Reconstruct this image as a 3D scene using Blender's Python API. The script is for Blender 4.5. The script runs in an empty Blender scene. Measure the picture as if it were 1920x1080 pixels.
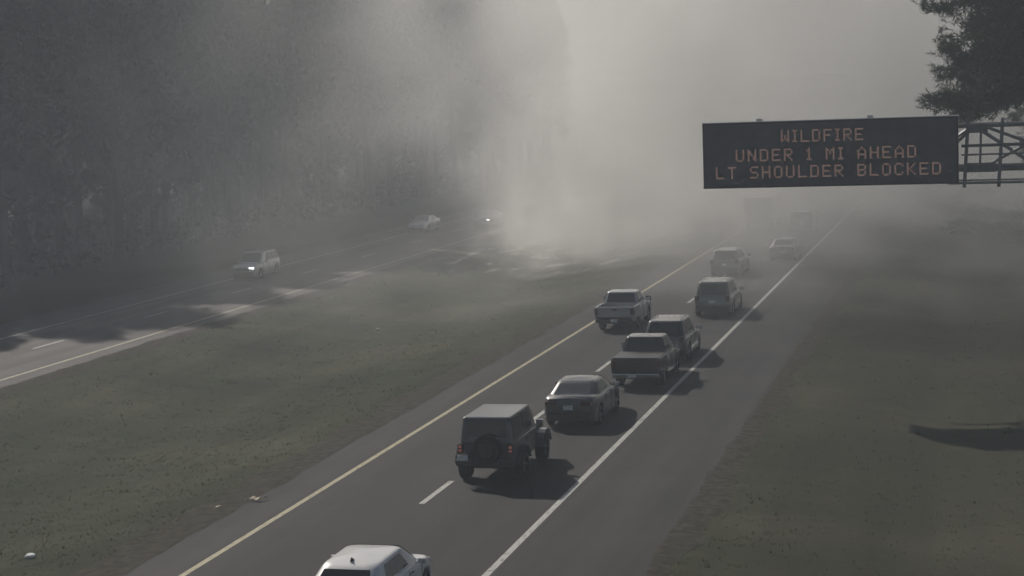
import bpy, bmesh, math, random
from mathutils import Vector, Matrix, Euler, noise as mnoise

random.seed(7)
scene = bpy.context.scene
col = scene.collection
PI = math.pi

# ------------------------------------------------------------------ camera, sky, sun, exposure
CAM_H = 11.18
cam_data = bpy.data.cameras.new('camera')
cam_data.sensor_width = 36.0
cam_data.lens = 3380.0 / 1920.0 * 36.0
cam_data.clip_start = 0.5
cam_data.clip_end = 6000.0
cam = bpy.data.objects.new('camera', cam_data)
col.objects.link(cam)
cam.matrix_world = (Matrix.Translation((0, 0, CAM_H)) @ Matrix.Rotation(math.radians(14.594), 4, 'Z')
                    @ Matrix.Rotation(math.radians(84.099), 4, 'X') @ Matrix.Rotation(math.radians(-2.0), 4, 'Z'))
scene.camera = cam

SUN_TO = Vector((-1.0, 1.0, 1.0)).normalized()        # towards the sun: ahead and to the left of the road
SUN_EL = math.asin(SUN_TO.z)
world = bpy.data.worlds.new('World')
scene.world = world
world.use_nodes = True
wn = world.node_tree
wn.nodes.clear()
w_out = wn.nodes.new('ShaderNodeOutputWorld')
w_bg = wn.nodes.new('ShaderNodeBackground')
w_sky = wn.nodes.new('ShaderNodeTexSky')
w_sky.sky_type = 'NISHITA'
w_sky.sun_disc = False
w_sky.sun_elevation = SUN_EL
w_sky.sun_rotation = math.atan2(SUN_TO.x, SUN_TO.y)
w_sky.dust_density = 1.5
w_bg.inputs['Strength'].default_value = 0.05
wn.links.new(w_sky.outputs[0], w_bg.inputs[0])
wn.links.new(w_bg.outputs[0], w_out.inputs[0])

sun_data = bpy.data.lights.new('sun', 'SUN')
sun_data.energy = 5.0
sun_data.angle = math.radians(0.8)
sun_data.color = (1.0, 0.93, 0.84)
sun = bpy.data.objects.new('sun', sun_data)
col.objects.link(sun)
sun.rotation_euler = (-SUN_TO).to_track_quat('-Z', 'Y').to_euler()
sun.location = SUN_TO * 200

vs = scene.view_settings
vs.view_transform = 'Standard'
vs.look = 'None'
vs.exposure = -0.36
vs.gamma = 1.0
vs.use_curve_mapping = False
scene.render.engine = 'CYCLES'
cy = scene.cycles
cy.max_bounces = 6
cy.diffuse_bounces = 2
cy.glossy_bounces = 2
cy.transmission_bounces = 4
cy.transparent_max_bounces = 8
cy.volume_bounces = 2
cy.volume_step_rate = 1.0
cy.volume_max_steps = 256
cy.use_denoising = True
cy.use_adaptive_sampling = True
cy.adaptive_threshold = 0.05
cy.adaptive_min_samples = 16
cy.sample_clamp_indirect = 4.0

# ------------------------------------------------------------------ materials
MATS = {}
def new_mat(name):
    m = bpy.data.materials.new(name)
    m.use_nodes = True
    MATS[name] = m
    return m, m.node_tree, m.node_tree.nodes['Principled BSDF']

def N(nt, kind, **kw):
    n = nt.nodes.new(kind)
    for k, v in kw.items():
        setattr(n, k, v)
    return n

def noise_node(nt, scale, detail=4.0, rough=0.55, vec=None):
    n = nt.nodes.new('ShaderNodeTexNoise')
    n.inputs['Scale'].default_value = scale
    n.inputs['Detail'].default_value = detail
    n.inputs['Roughness'].default_value = rough
    if vec is not None:
        nt.links.new(vec, n.inputs['Vector'])
    return n

def ramp(nt, src, stops):
    r = nt.nodes.new('ShaderNodeValToRGB')
    e = r.color_ramp.elements
    while len(e) < len(stops):
        e.new(0.5)
    for i, (p, c) in enumerate(stops):
        e[i].position = p
        e[i].color = (c[0], c[1], c[2], 1) if not isinstance(c, (int, float)) else (c, c, c, 1)
    nt.links.new(src, r.inputs[0])
    return r

def mix_rgb(nt, fac, a, b, blend='MIX'):
    m = nt.nodes.new('ShaderNodeMix')
    m.data_type = 'RGBA'
    m.blend_type = blend
    for sock, v in ((m.inputs[0], fac), (m.inputs[6], a), (m.inputs[7], b)):
        if hasattr(v, 'is_output'):
            nt.links.new(v, sock)
        elif isinstance(v, (int, float)):
            sock.default_value = v
        else:
            sock.default_value = (v[0], v[1], v[2], 1)
    return m.outputs[2]

def mathn(nt, op, a, b=None, c=None, clamp=False):
    m = nt.nodes.new('ShaderNodeMath')
    m.operation = op
    m.use_clamp = clamp
    for i, v in enumerate((a, b, c)):
        if v is None:
            continue
        if hasattr(v, 'is_output'):
            nt.links.new(v, m.inputs[i])
        else:
            m.inputs[i].default_value = v
    return m.outputs[0]

def sstep(nt, v, a, b, lo=0.0, hi=1.0):
    m = nt.nodes.new('ShaderNodeMapRange')
    m.interpolation_type = 'SMOOTHSTEP'
    nt.links.new(v, m.inputs[0])
    m.inputs[1].default_value = a
    m.inputs[2].default_value = b
    m.inputs[3].default_value = lo
    m.inputs[4].default_value = hi
    return m.outputs[0]

def bump(nt, b, height, strength, dist=0.02):
    bp = nt.nodes.new('ShaderNodeBump')
    bp.inputs['Strength'].default_value = strength
    bp.inputs['Distance'].default_value = dist
    nt.links.new(height, bp.inputs['Height'])
    nt.links.new(bp.outputs[0], b.inputs['Normal'])

def obj_co(nt):
    return nt.nodes.new('ShaderNodeTexCoord').outputs['Object']

def stretch(nt, vec, sx, sy, sz=1.0):
    m = nt.nodes.new('ShaderNodeMapping')
    m.inputs['Scale'].default_value = (sx, sy, sz)
    nt.links.new(vec, m.inputs['Vector'])
    return m.outputs[0]

def plain(name, c, rough=0.6, metal=0.0, var=0.12, scale=6.0, spec=0.5, coat=0.0):
    m, nt, b = new_mat(name)
    co = obj_co(nt)
    n = noise_node(nt, scale, 3, vec=co)
    r = ramp(nt, n.outputs[0], ((0.3, tuple(x * (1 - var) for x in c)), (0.7, tuple(min(1, x * (1 + var)) for x in c))))
    nt.links.new(r.outputs[0], b.inputs['Base Color'])
    b.inputs['Roughness'].default_value = rough
    b.inputs['Metallic'].default_value = metal
    b.inputs['Specular IOR Level'].default_value = spec
    b.inputs['Coat Weight'].default_value = coat
    b.inputs['Coat Roughness'].default_value = 0.04
    return m

def paint(name, c, metal=0.0, rough=0.35):
    return plain(name, c, rough, metal, 0.05, 1.5, 0.5, 1.0)

# grass ground
def make_ground_mat():
    m, nt, b = new_mat('grass_ground')
    co = obj_co(nt)
    sep = nt.nodes.new('ShaderNodeSeparateXYZ')
    nt.links.new(co, sep.inputs[0])
    big = noise_node(nt, 0.10, 5, 0.62, stretch(nt, co, 0.55, 1.0))
    mow = noise_node(nt, 0.55, 4, 0.6, stretch(nt, co, 1.3, 0.10))
    mid = noise_node(nt, 0.9, 6, 0.7, stretch(nt, co, 0.7, 1.2))
    fine = noise_node(nt, 9.0, 5, 0.7, co)
    c1 = ramp(nt, big.outputs[0], ((0.36, (0.030, 0.040, 0.020)), (0.5, (0.056, 0.064, 0.036)), (0.62, (0.100, 0.098, 0.064))))
    c2 = ramp(nt, mid.outputs[0], ((0.28, (0.034, 0.042, 0.020)), (0.55, (0.058, 0.064, 0.035)), (0.78, (0.110, 0.104, 0.072))))
    c = mix_rgb(nt, 0.38, c1.outputs[0], c2.outputs[0])
    mw = ramp(nt, mow.outputs[0], ((0.35, 0.78), (0.65, 1.2)))
    c = mix_rgb(nt, 0.8, c, mw.outputs[0], 'MULTIPLY')
    f = ramp(nt, fine.outputs[0], ((0.3, 0.6), (0.7, 1.3)))
    c = mix_rgb(nt, 0.6, c, f.outputs[0], 'MULTIPLY')
    c = mix_rgb(nt, 1.0, c, (0.80, 0.79, 0.82), 'MULTIPLY')
    # the verge beyond the right shoulder is drier and browner than the median
    c = mix_rgb(nt, mathn(nt, 'MULTIPLY', sstep(nt, sep.outputs[0], -9, -3), 0.45), c, (0.060, 0.053, 0.042))
    # bare soil patches
    soil = mathn(nt, 'MULTIPLY', sstep(nt, mid.outputs[0], 0.60, 0.72), sstep(nt, big.outputs[0], 0.48, 0.60))
    c = mix_rgb(nt, mathn(nt, 'MULTIPLY', soil, 0.7), c, (0.085, 0.070, 0.055))
    # ash and scorched turf round the fire on the median
    ax = mathn(nt, 'MULTIPLY', sstep(nt, sep.outputs[0], -41, -36), sstep(nt, sep.outputs[0], -21, -27))
    ay = mathn(nt, 'MULTIPLY', sstep(nt, sep.outputs[1], 116, 128), sstep(nt, sep.outputs[1], 172, 155))
    am = mathn(nt, 'MULTIPLY', ax, ay)
    burn = mathn(nt, 'MULTIPLY', am, sstep(nt, big.outputs[0], 0.40, 0.52))
    c = mix_rgb(nt, mathn(nt, 'MULTIPLY', burn, 0.4), c, (0.045, 0.042, 0.038))
    spots = noise_node(nt, 1.0, 5, 0.7, stretch(nt, co, 0.75, 0.16))
    ash = mathn(nt, 'MULTIPLY', am, sstep(nt, spots.outputs[0], 0.53, 0.62))
    c = mix_rgb(nt, mathn(nt, 'MULTIPLY', ash, 0.9), c, (0.42, 0.41, 0.39))
    nt.links.new(c, b.inputs['Base Color'])
    b.inputs['Roughness'].default_value = 0.95
    b.inputs['Specular IOR Level'].default_value = 0.1
    h = mathn(nt, 'ADD', mathn(nt, 'MULTIPLY', mid.outputs[0], 0.6), mathn(nt, 'MULTIPLY', fine.outputs[0], 0.4))
    bump(nt, b, h, 0.7, 0.09)
    return m

def make_asphalt(name, lanes, base):
    """lanes: x of lane centres; wear follows the wheel tracks along y"""
    m, nt, b = new_mat(name)
    co = obj_co(nt)
    sep = nt.nodes.new('ShaderNodeSeparateXYZ')
    nt.links.new(co, sep.inputs[0])
    grain = noise_node(nt, 22.0, 4, 0.7, co)
    streak = noise_node(nt, 1.0, 4, 0.6, stretch(nt, co, 1.1, 0.035))
    patch = noise_node(nt, 0.22, 5, 0.6, co)
    a = ramp(nt, streak.outputs[0], ((0.3, tuple(x * 0.68 for x in base)), (0.7, tuple(x * 1.28 for x in base))))
    p = ramp(nt, patch.outputs[0], ((0.3, (0.74, 0.74, 0.77)), (0.7, (1.22, 1.20, 1.14))))
    c = mix_rgb(nt, 1.0, a.outputs[0], p.outputs[0], 'MULTIPLY')
    g = ramp(nt, grain.outputs[0], ((0.25, 0.72), (0.75, 1.25)))
    c = mix_rgb(nt, 0.7, c, g.outputs[0], 'MULTIPLY')
    # oil and rubber along the middle of each lane
    dark = None
    for lx in lanes:
        d = mathn(nt, 'ABSOLUTE', mathn(nt, 'SUBTRACT', sep.outputs[0], lx))
        s = sstep(nt, d, 0.15, 0.75, 1.0, 0.0)
        dark = s if dark is None else mathn(nt, 'MAXIMUM', dark, s)
    k = mathn(nt, 'MULTIPLY', dark, mathn(nt, 'MULTIPLY', streak.outputs[0], 1.0))
    c = mix_rgb(nt, k, c, tuple(x * 0.5 for x in base))
    # transverse cracks
    cr = noise_node(nt, 1.0, 3, 0.5, stretch(nt, co, 0.10, 0.16))
    ck = mathn(nt, 'ABSOLUTE', mathn(nt, 'SUBTRACT', cr.outputs[0], 0.5))
    ckm = sstep(nt, ck, 0.0, 0.0022, 0.6, 0.0)
    c = mix_rgb(nt, ckm, c, (0.02, 0.02, 0.02))
    nt.links.new(c, b.inputs['Base Color'])
    b.inputs['Roughness'].default_value = 0.85
    b.inputs['Specular IOR Level'].default_value = 0.25
    bump(nt, b, grain.outputs[0], 0.5, 0.01)
    return m

def make_line_mat(name, c):
    m, nt, b = new_mat(name)
    co = obj_co(nt)
    n = noise_node(nt, 5.0, 6, 0.75, stretch(nt, co, 2.0, 0.6))
    w = ramp(nt, n.outputs[0], ((0.36, tuple(x * 0.22 for x in c)), (0.47, tuple(x * 0.85 for x in c)), (0.7, c)))
    nt.links.new(w.outputs[0], b.inputs['Base Color'])
    b.inputs['Roughness'].default_value = 0.7
    return m

def make_leaf(name, a, bcol, scale=0.8, rough=0.7, trans=0.0):
    m, nt, b = new_mat(name)
    co = obj_co(nt)
    n = noise_node(nt, scale, 3, 0.6, co)
    r = ramp(nt, n.outputs[0], ((0.3, a), (0.7, bcol)))
    nt.links.new(r.outputs[0], b.inputs['Base Color'])
    b.inputs['Roughness'].default_value = rough
    b.inputs['Specular IOR Level'].default_value = 0.25
    if trans > 0:
        tr = nt.nodes.new('ShaderNodeBsdfTranslucent')
        nt.links.new(r.outputs[0], tr.inputs[0])
        mx = nt.nodes.new('ShaderNodeMixShader')
        mx.inputs[0].default_value = trans
        nt.links.new(b.outputs[0], mx.inputs[1])
        nt.links.new(tr.outputs[0], mx.inputs[2])
        nt.links.new(mx.outputs[0], nt.nodes['Material Output'].inputs['Surface'])
    return m

make_ground_mat()
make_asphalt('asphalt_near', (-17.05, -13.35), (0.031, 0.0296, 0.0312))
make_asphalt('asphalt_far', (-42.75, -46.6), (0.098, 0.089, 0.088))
make_line_mat('paint_white_line', (0.46, 0.46, 0.43))
make_line_mat('paint_yellow_line', (0.42, 0.375, 0.23))
plain('rumble', (0.012, 0.012, 0.012), 0.9, 0, 0.3, 8)
plain('edge_dirt', (0.050, 0.046, 0.036), 1.0, 0, 0.45, 3, 0.1)
make_leaf('leaf_dark', (0.018, 0.026, 0.013), (0.036, 0.046, 0.022))
make_leaf('leaf_olive', (0.024, 0.029, 0.014), (0.044, 0.048, 0.026))
make_leaf('leaf_brown', (0.030, 0.027, 0.019), (0.052, 0.046, 0.033))
make_leaf('pine_needle', (0.022, 0.032, 0.018), (0.050, 0.066, 0.036), 1.2)
make_leaf('grass_blade', (0.058, 0.064, 0.036), (0.115, 0.108, 0.074), 0.5, 0.7, 0.5)
plain('bark', (0.045, 0.038, 0.032), 0.95, 0, 0.35, 3, 0.1)
plain('sign_housing', (0.20, 0.205, 0.21), 0.5, 0.4, 0.1, 2)
plain('sign_face', (0.055, 0.058, 0.066), 0.45, 0, 0.2, 1.5)
plain('sign_rim', (0.42, 0.43, 0.44), 0.4, 0.6, 0.1, 2)
plain('galvanised', (0.17, 0.175, 0.18), 0.5, 0.5, 0.2, 4)
plain('concrete', (0.33, 0.32, 0.30), 0.9, 0, 0.15, 3)
plain('rubber', (0.018, 0.018, 0.019), 0.85, 0, 0.2, 8, 0.3)
plain('rim_grey', (0.30, 0.30, 0.31), 0.35, 0.8, 0.1, 6)
plain('rim_black', (0.05, 0.05, 0.052), 0.4, 0.5, 0.1, 6)
plain('plastic_black', (0.022, 0.022, 0.024), 0.6, 0, 0.15, 6)
plain('glass_dark', (0.012, 0.013, 0.015), 0.08, 0, 0.05, 2, 0.7)
plain('chrome', (0.62, 0.62, 0.62), 0.15, 1.0, 0.03, 3)
plain('plate', (0.62, 0.64, 0.62), 0.5, 0, 0.1, 12)
plain('lamp_clear', (0.55, 0.55, 0.55), 0.15, 0, 0.05, 6, 0.8)
plain('litter_white', (0.75, 0.75, 0.73), 0.7, 0, 0.1, 10)
plain('litter_tan', (0.50, 0.42, 0.30), 0.8, 0, 0.15, 10)
paint('paint_white', (0.72, 0.71, 0.69))
paint('paint_black', (0.013, 0.013, 0.015))
paint('paint_charcoal', (0.055, 0.055, 0.060), 0.3)
plain('glass_painted_sky', (0.055, 0.058, 0.062), 0.12, 0, 0.05, 2, 0.9)  # sky reflection on the rear window put into a lighter base colour
paint('paint_grey', (0.13, 0.13, 0.14), 0.4)
paint('paint_silver', (0.40, 0.41, 0.42), 0.6)
paint('paint_green_grey', (0.12, 0.135, 0.125), 0.4)
paint('paint_navy', (0.020, 0.026, 0.045), 0.3)
plain('hardtop', (0.06, 0.06, 0.062), 0.3, 0, 0.15, 4, 0.8, 0.6)
plain('bed_liner', (0.045, 0.045, 0.048), 0.55, 0, 0.2, 4)

def emis(name, c, strength, base=(0.05, 0.02, 0.02)):
    m, nt, b = new_mat(name)
    b.inputs['Base Color'].default_value = (*base, 1)
    b.inputs['Emission Color'].default_value = (*c, 1)
    b.inputs['Emission Strength'].default_value = strength
    b.inputs['Roughness'].default_value = 0.3
    return m
emis('tail_red', (1.0, 0.10, 0.06), 0.0, (0.06, 0.006, 0.006))
emis('tail_lit', (1.0, 0.34, 0.26), 0.16, (0.25, 0.02, 0.02))
emis('headlight_lit', (1.0, 0.97, 0.90), 4.0, (0.7, 0.7, 0.7))
emis('led_amber', (1.0, 0.62, 0.52), 0.145, (0.05, 0.03, 0.02))

# ------------------------------------------------------------------ object helpers
def link(name, me, parent=None, mat=None, loc=None, rot=None):
    o = bpy.data.objects.new(name, me)
    col.objects.link(o)
    if mat is not None and me is not None and len(me.materials) == 0:
        me.materials.append(MATS[mat])
    if parent is not None:
        o.parent = parent
    if loc is not None:
        o.location = loc
    if rot is not None:
        o.rotation_euler = rot
    return o

def tag(o, label=None, cat=None, group=None, kind=None):
    if label: o['label'] = label
    if cat: o['category'] = cat
    if group: o['group'] = group
    if kind: o['kind'] = kind
    return o

def thing(name, label, cat, loc=(0, 0, 0), rz=0.0, group=None):
    o = bpy.data.objects.new(name, None)
    o.empty_display_size = 0.3
    col.objects.link(o)
    o.location = loc
    o.rotation_euler = (0, 0, rz)
    return tag(o, label, cat, group)

def bm_mesh(name, bm, smooth=False, angle=None):
    me = bpy.data.meshes.new(name)
    bmesh.ops.recalc_face_normals(bm, faces=bm.faces[:])
    bm.to_mesh(me)
    bm.free()
    if smooth:
        for p in me.polygons:
            p.use_smooth = True
        if angle is not None:
            me.set_sharp_from_angle(angle=angle)
    return me

def py_mesh(name, verts, faces, smooth=False):
    me = bpy.data.meshes.new(name)
    me.from_pydata(verts, [], faces)
    me.update()
    if smooth:
        for p in me.polygons:
            p.use_smooth = True
    return me

def add_box(bm, c, s, rot=None, bev=0.0):
    r = bmesh.ops.create_cube(bm, size=1.0)
    M = Matrix.Translation(c)
    if rot is not None:
        M = M @ Euler(rot).to_matrix().to_4x4()
    M = M @ Matrix.Diagonal((s[0], s[1], s[2], 1))
    bmesh.ops.transform(bm, matrix=M, verts=r['verts'])
    if bev > 0:
        es = list({e for v in r['verts'] for e in v.link_edges})
        bmesh.ops.bevel(bm, geom=es, offset=bev, segments=2, affect='EDGES', profile=0.6)

def box_mesh(name, c, s, rot=None, bev=0.0):
    bm = bmesh.new()
    add_box(bm, c, s, rot, bev)
    return bm_mesh(name, bm)

def add_bar(bm, p, q, r, seg=8, r2=None):
    p, q = Vector(p), Vector(q)
    d = q - p
    M = Matrix.Translation((p + q) / 2) @ d.to_track_quat('Z', 'Y').to_matrix().to_4x4()
    bmesh.ops.create_cone(bm, cap_ends=True, segments=seg, radius1=r, radius2=r if r2 is None else r2, depth=d.length, matrix=M)

def bar_mesh(name, p, q, r, seg=8):
    bm = bmesh.new()
    add_bar(bm, p, q, r, seg)
    return bm_mesh(name, bm, True, 0.9)

def lerp(a, b, t):
    return a + (b - a) * t

def interp(keys, y):
    if y <= keys[0][0]:
        return keys[0][1]
    for (a, va), (b, vb) in zip(keys, keys[1:]):
        if y <= b:
            return va + (vb - va) * (y - a) / (b - a) if b > a else vb
    return keys[-1][1]

# ------------------------------------------------------------------ ground, roads, markings
R_L, R_R = -20.5, -7.6           # near carriageway, paved edges
L_L, L_R = -52.0, -39.5          # far carriageway
def gz(x, y):
    z = -0.04
    if L_R < x < R_L:
        t = (x - L_R) / (R_L - L_R)
        z -= 0.75 * math.sin(PI * t) ** 2
    elif x > R_R:
        d = x - R_R
        z += -0.55 * min(1, d / 6.0) ** 2 * (1 if d < 6 else 1) + (0.035 * (d - 8) if d > 8 else 0)
        z = min(z, 1.5)
    elif x < L_L:
        d = L_L - x
        z -= 0.5 * min(1, d / 6.0)
    nz = 0.0
    for lo, hi in ((L_L, L_R), (R_L, R_R)):
        pass
    edge = min(abs(x - e) for e in (R_L, R_R, L_L, L_R))
    inside = (L_L <= x <= L_R) or (R_L <= x <= R_R)
    if not inside:
        k = min(1, edge / 1.5)
        z += k * 0.10 * mnoise.noise(Vector((x * 0.35, y * 0.25, 0))) + k * 0.03 * mnoise.noise(Vector((x * 1.7, y * 1.3, 5)))
    else:
        z -= 0.10
    return z

def frange(a, b, s):
    n = max(1, int(round((b - a) / s)))
    return [a + (b - a) * i / n for i in range(n)]
gx = (frange(-2000, -300, 170) + frange(-300, -100, 20) + frange(-100, L_L, 3) + [L_L + 0.0] + frange(L_L + 1, L_R - 1, 5) + [L_R]
      + frange(L_R + 0.35, R_L, 0.42) + [R_L] + frange(R_L + 1, R_R - 1, 4) + [R_R] + frange(R_R + 0.35, 14, 0.45)
      + frange(14, 100, 4) + frange(100, 300, 20) + frange(300, 2001, 170) + [2001])
gx = sorted(set(round(v, 3) for v in gx))
gy = frange(-60, 25, 6) + frange(25, 150, 0.8) + frange(150, 330, 5) + frange(330, 2600, 200) + [2600]
gv, gf = [], []
for y in gy:
    for x in gx:
        gv.append((x, y, gz(x, y)))
W_ = len(gx)
for j in range(len(gy) - 1):
    for i in range(W_ - 1):
        a = j * W_ + i
        gf.append((a, a + 1, a + W_ + 1, a + W_))
ground = link('ground', py_mesh('ground', gv, gf, True), mat='grass_ground')
tag(ground, 'dull green and brown grass of the median and verges', kind='structure')

def slab(name, x0, x1, mat, label):
    ys = frange(-60, 400, 10) + frange(400, 2400, 200) + [2400]
    v, f = [], []
    for y in ys:
        v += [(x0 - 0.05, y, -0.35), (x0, y, 0.0), (x1, y, 0.0), (x1 + 0.05, y, -0.35)]
    for i in range(len(ys) - 1):
        a = i * 4
        for k in range(3):
            f.append((a + k, a + k + 1, a + k + 5, a + k + 4))
    return tag(link(name, py_mesh(name, v, f), mat=mat), label, kind='structure')
road_near = slab('road', R_L, R_R, 'asphalt_near', 'grey asphalt carriageway with the queue of traffic')
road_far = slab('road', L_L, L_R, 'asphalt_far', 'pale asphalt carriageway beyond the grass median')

def strip_mesh(x, w, y0, y1, z=0.004, step=12.0):
    ys = frange(y0, y1, step) + [y1]
    v, f = [], []
    for y in ys:
        v += [(x - w / 2, y, z), (x + w / 2, y, z)]
    for i in range(len(ys) - 1):
        a = i * 2
        f.append((a, a + 1, a + 3, a + 2))
    return py_mesh('line', v, f)
WHITE_X, YEL_X, MID_X = -11.40, -18.80, -15.25
link('edge_line', strip_mesh(WHITE_X, 0.18, -60, 900), road_near, 'paint_white_line')
link('edge_line', strip_mesh(YEL_X, 0.17, -60, 900), road_near, 'paint_yellow_line')
link('rumble_strip', strip_mesh(WHITE_X + 0.21, 0.13, -60, 700), road_near, 'rumble')
link('pavement_seam', strip_mesh(WHITE_X + 0.62, 0.07, -60, 700), road_near, 'rumble')
link('edge_line', strip_mesh(-40.85, 0.17, -60, 900), road_far, 'paint_yellow_line')
link('edge_line', strip_mesh(-48.5, 0.17, -60, 900), road_far, 'paint_white_line')
dash_me = strip_mesh(0, 0.17, 0, 3.05)
dash_me.materials.append(MATS['paint_white_line'])
for rd, mx, ph in ((road_near, MID_X, 47.6), (road_far, -44.7, 78.6)):
    for k in range(-4, 40):
        y = ph + k * 12.19
        o = link('lane_dash', dash_me, rd, loc=(mx, y, 0))
# worn dirt and sand creeping over the ragged pavement edges
def dirt_strip(xe, side, w, seed):
    rnd = random.Random(seed)
    v, f = [], []
    ys = frange(20, 320, 0.5)
    for y in ys:
        a = 0.28 * mnoise.noise(Vector((y * 0.45, seed, 0))) + 0.16 * mnoise.noise(Vector((y * 1.3, seed, 4))) + rnd.uniform(-0.02, 0.02)
        o = 0.6 * mnoise.noise(Vector((y * 0.3, seed, 9))) + 0.3 * mnoise.noise(Vector((y * 1.1, seed, 12))) + rnd.uniform(-0.03, 0.03)
        inner = xe - side * max(0.02, 0.16 + a)
        outer = xe + side * max(0.3, w + o)
        for k, x in enumerate((inner, xe - side * 0.005, lerp(xe, outer, 0.35), lerp(xe, outer, 0.7), outer)):
            z = 0.006 if k < 2 else gz(x, y) + (0.028, 0.016, 0.003)[k - 2]
            v.append((x, y, z))
    for i in range(len(ys) - 1):
        for k in range(4):
            a = i * 5 + k
            f.append((a, a + 1, a + 6, a + 5))
    return py_mesh('dirt', v, f, True)
link('dirt_edge', dirt_strip(R_L, -1, 1.25, 3), ground, 'edge_dirt')
link('dirt_edge', dirt_strip(L_R, 1, 0.9, 5), ground, 'edge_dirt')
link('dirt_edge', dirt_strip(R_R, 1, 0.7, 9), ground, 'edge_dirt')

# grass tufts, uncountable
def grass_tufts():
    rnd = random.Random(11)
    v, f = [], []
    def tuft(x, y, h):
        z = gz(x, y)
        for _ in range(4):
            a = rnd.uniform(0, 2 * PI)
            b = rnd.uniform(0, 2 * PI)
            w = rnd.uniform(0.012, 0.03)
            ox, oy = x + rnd.uniform(-.12, .12), y + rnd.uniform(-.12, .12)
            l = h * rnd.uniform(0.4, 0.9)
            i = len(v)
            v.extend([(ox - w * math.cos(a), oy - w * math.sin(a), z - 0.02), (ox + w * math.cos(a), oy + w * math.sin(a), z - 0.02),
                      (ox + l * math.cos(b), oy + l * math.sin(b), z + h * rnd.uniform(0.5, 1.0))])
            f.append((i, i + 1, i + 2))
    n = 0
    while n < 30000:
        y = 30 + (rnd.random() ** 1.7) * 110
        x = rnd.uniform(-39.2, -21) if rnd.random() < 0.68 else rnd.uniform(-7.2, 9)
        d = 0.5 + 0.5 * mnoise.noise(Vector((x * 0.5, y * 0.35, 2)))
        if rnd.random() > d * 1.3:
            continue
        tuft(x, y, rnd.uniform(0.025, 0.07) * (2.2 if rnd.random() < 0.02 else 1))
        n += 1
    return py_mesh('grass', v, f)
tag(link('grass', grass_tufts(), mat='grass_blade'), 'short dry grass on the median and roadside', 'grass', kind='stuff')

# ------------------------------------------------------------------ trees
def leaf_quads(v, f, c, r, n, size, rnd, flat=0.75):
    for _ in range(n):
        d = Vector((rnd.gauss(0, 1), rnd.gauss(0, 1), rnd.gauss(0, 1) * flat))
        d.normalize()
        p = c + d * r * (rnd.random() ** 0.45)
        s = size * rnd.uniform(0.5, 1.25)
        a = Vector((rnd.gauss(0, 1), rnd.gauss(0, 1), rnd.gauss(0, 0.6))).normalized()
        b = a.orthogonal().normalized()
        b.rotate(Matrix.Rotation(rnd.uniform(0, 2 * PI), 3, a))
        i = len(v)
        t = a.cross(b)
        v.extend([p - b * s, p + t * s * 0.45, p + b * s, p - t * s * 0.45])
        f.append((i, i + 1, i + 2, i + 3))

def limb_tube(v, f, pts, radii, seg=6):
    base = len(v)
    for k, (p, r) in enumerate(zip(pts, radii)):
        d = (pts[min(k + 1, len(pts) - 1)] - pts[max(k - 1, 0)]).normalized()
        x = d.orthogonal().normalized()
        y = d.cross(x)
        for s in range(seg):
            a = 2 * PI * s / seg
            v.append(p + (x * math.cos(a) + y * math.sin(a)) * r)
    for k in range(len(pts) - 1):
        for s in range(seg):
            a = base + k * seg + s
            b = base + k * seg + (s + 1) % seg
            f.append((a, b, b + seg, a + seg))

def broad_tree_meshes(seed, H, low, R, clumps, leaves, size):
    rnd = random.Random(seed)
    tv, tf, lv, lf = [], [], [], []
    pts = [Vector((0, 0, -0.4))]
    for k in range(1, 7):
        pts.append(Vector((rnd.uniform(-.25, .25) * k * .4, rnd.uniform(-.25, .25) * k * .4, H * 0.9 * k / 6)))
    limb_tube(tv, tf, pts, [0.36, 0.30, 0.26, 0.22, 0.16, 0.10, 0.03], 8)
    for k in range(clumps):
        t = rnd.random() ** 0.65
        z = lerp(low, H, t)
        rr = R * math.sin(PI * min(1, 0.18 + 0.80 * t)) ** 0.7 * (rnd.random() ** 0.5)
        a = rnd.uniform(0, 2 * PI)
        c = Vector((rr * math.cos(a), rr * math.sin(a), z))
        cr = rnd.uniform(0.8, 1.5)
        leaf_quads(lv, lf, c, cr, leaves, size, rnd)
        if k % 2 == 0:
            z0 = max(2.0, z - rr * 0.7)
            tt = min(0.99, z0 / (H * 0.9)) * 6
            i = min(5, int(tt))
            p0 = pts[i].lerp(pts[i + 1], tt - i)
            m = p0.lerp(c, 0.5) + Vector((0, 0, 0.3))
            limb_tube(tv, tf, [p0, m, c], [0.10, 0.07, 0.02], 5)
    return py_mesh('trunk', tv, tf, True), py_mesh('crown', lv, lf)

variants = []
for i, (H, low, R, cl, lv_, sz, mat) in enumerate(((24, 6, 3.7, 76, 54, 0.36, 'leaf_dark'), (21, 3.5, 4.1, 80, 54, 0.36, 'leaf_olive'),
                                                   (26, 9, 3.4, 70, 54, 0.34, 'leaf_dark'), (19, 2.5, 3.9, 74, 54, 0.36, 'leaf_brown'),
                                                   (23, 5, 4.3, 84, 52, 0.38, 'leaf_olive'))):
    tm, cm = broad_tree_meshes(40 + i, H, low, R, cl, lv_, sz)
    tm.materials.append(MATS['bark'])
    cm.materials.append(MATS[mat])
    variants.append((tm, cm))

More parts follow.
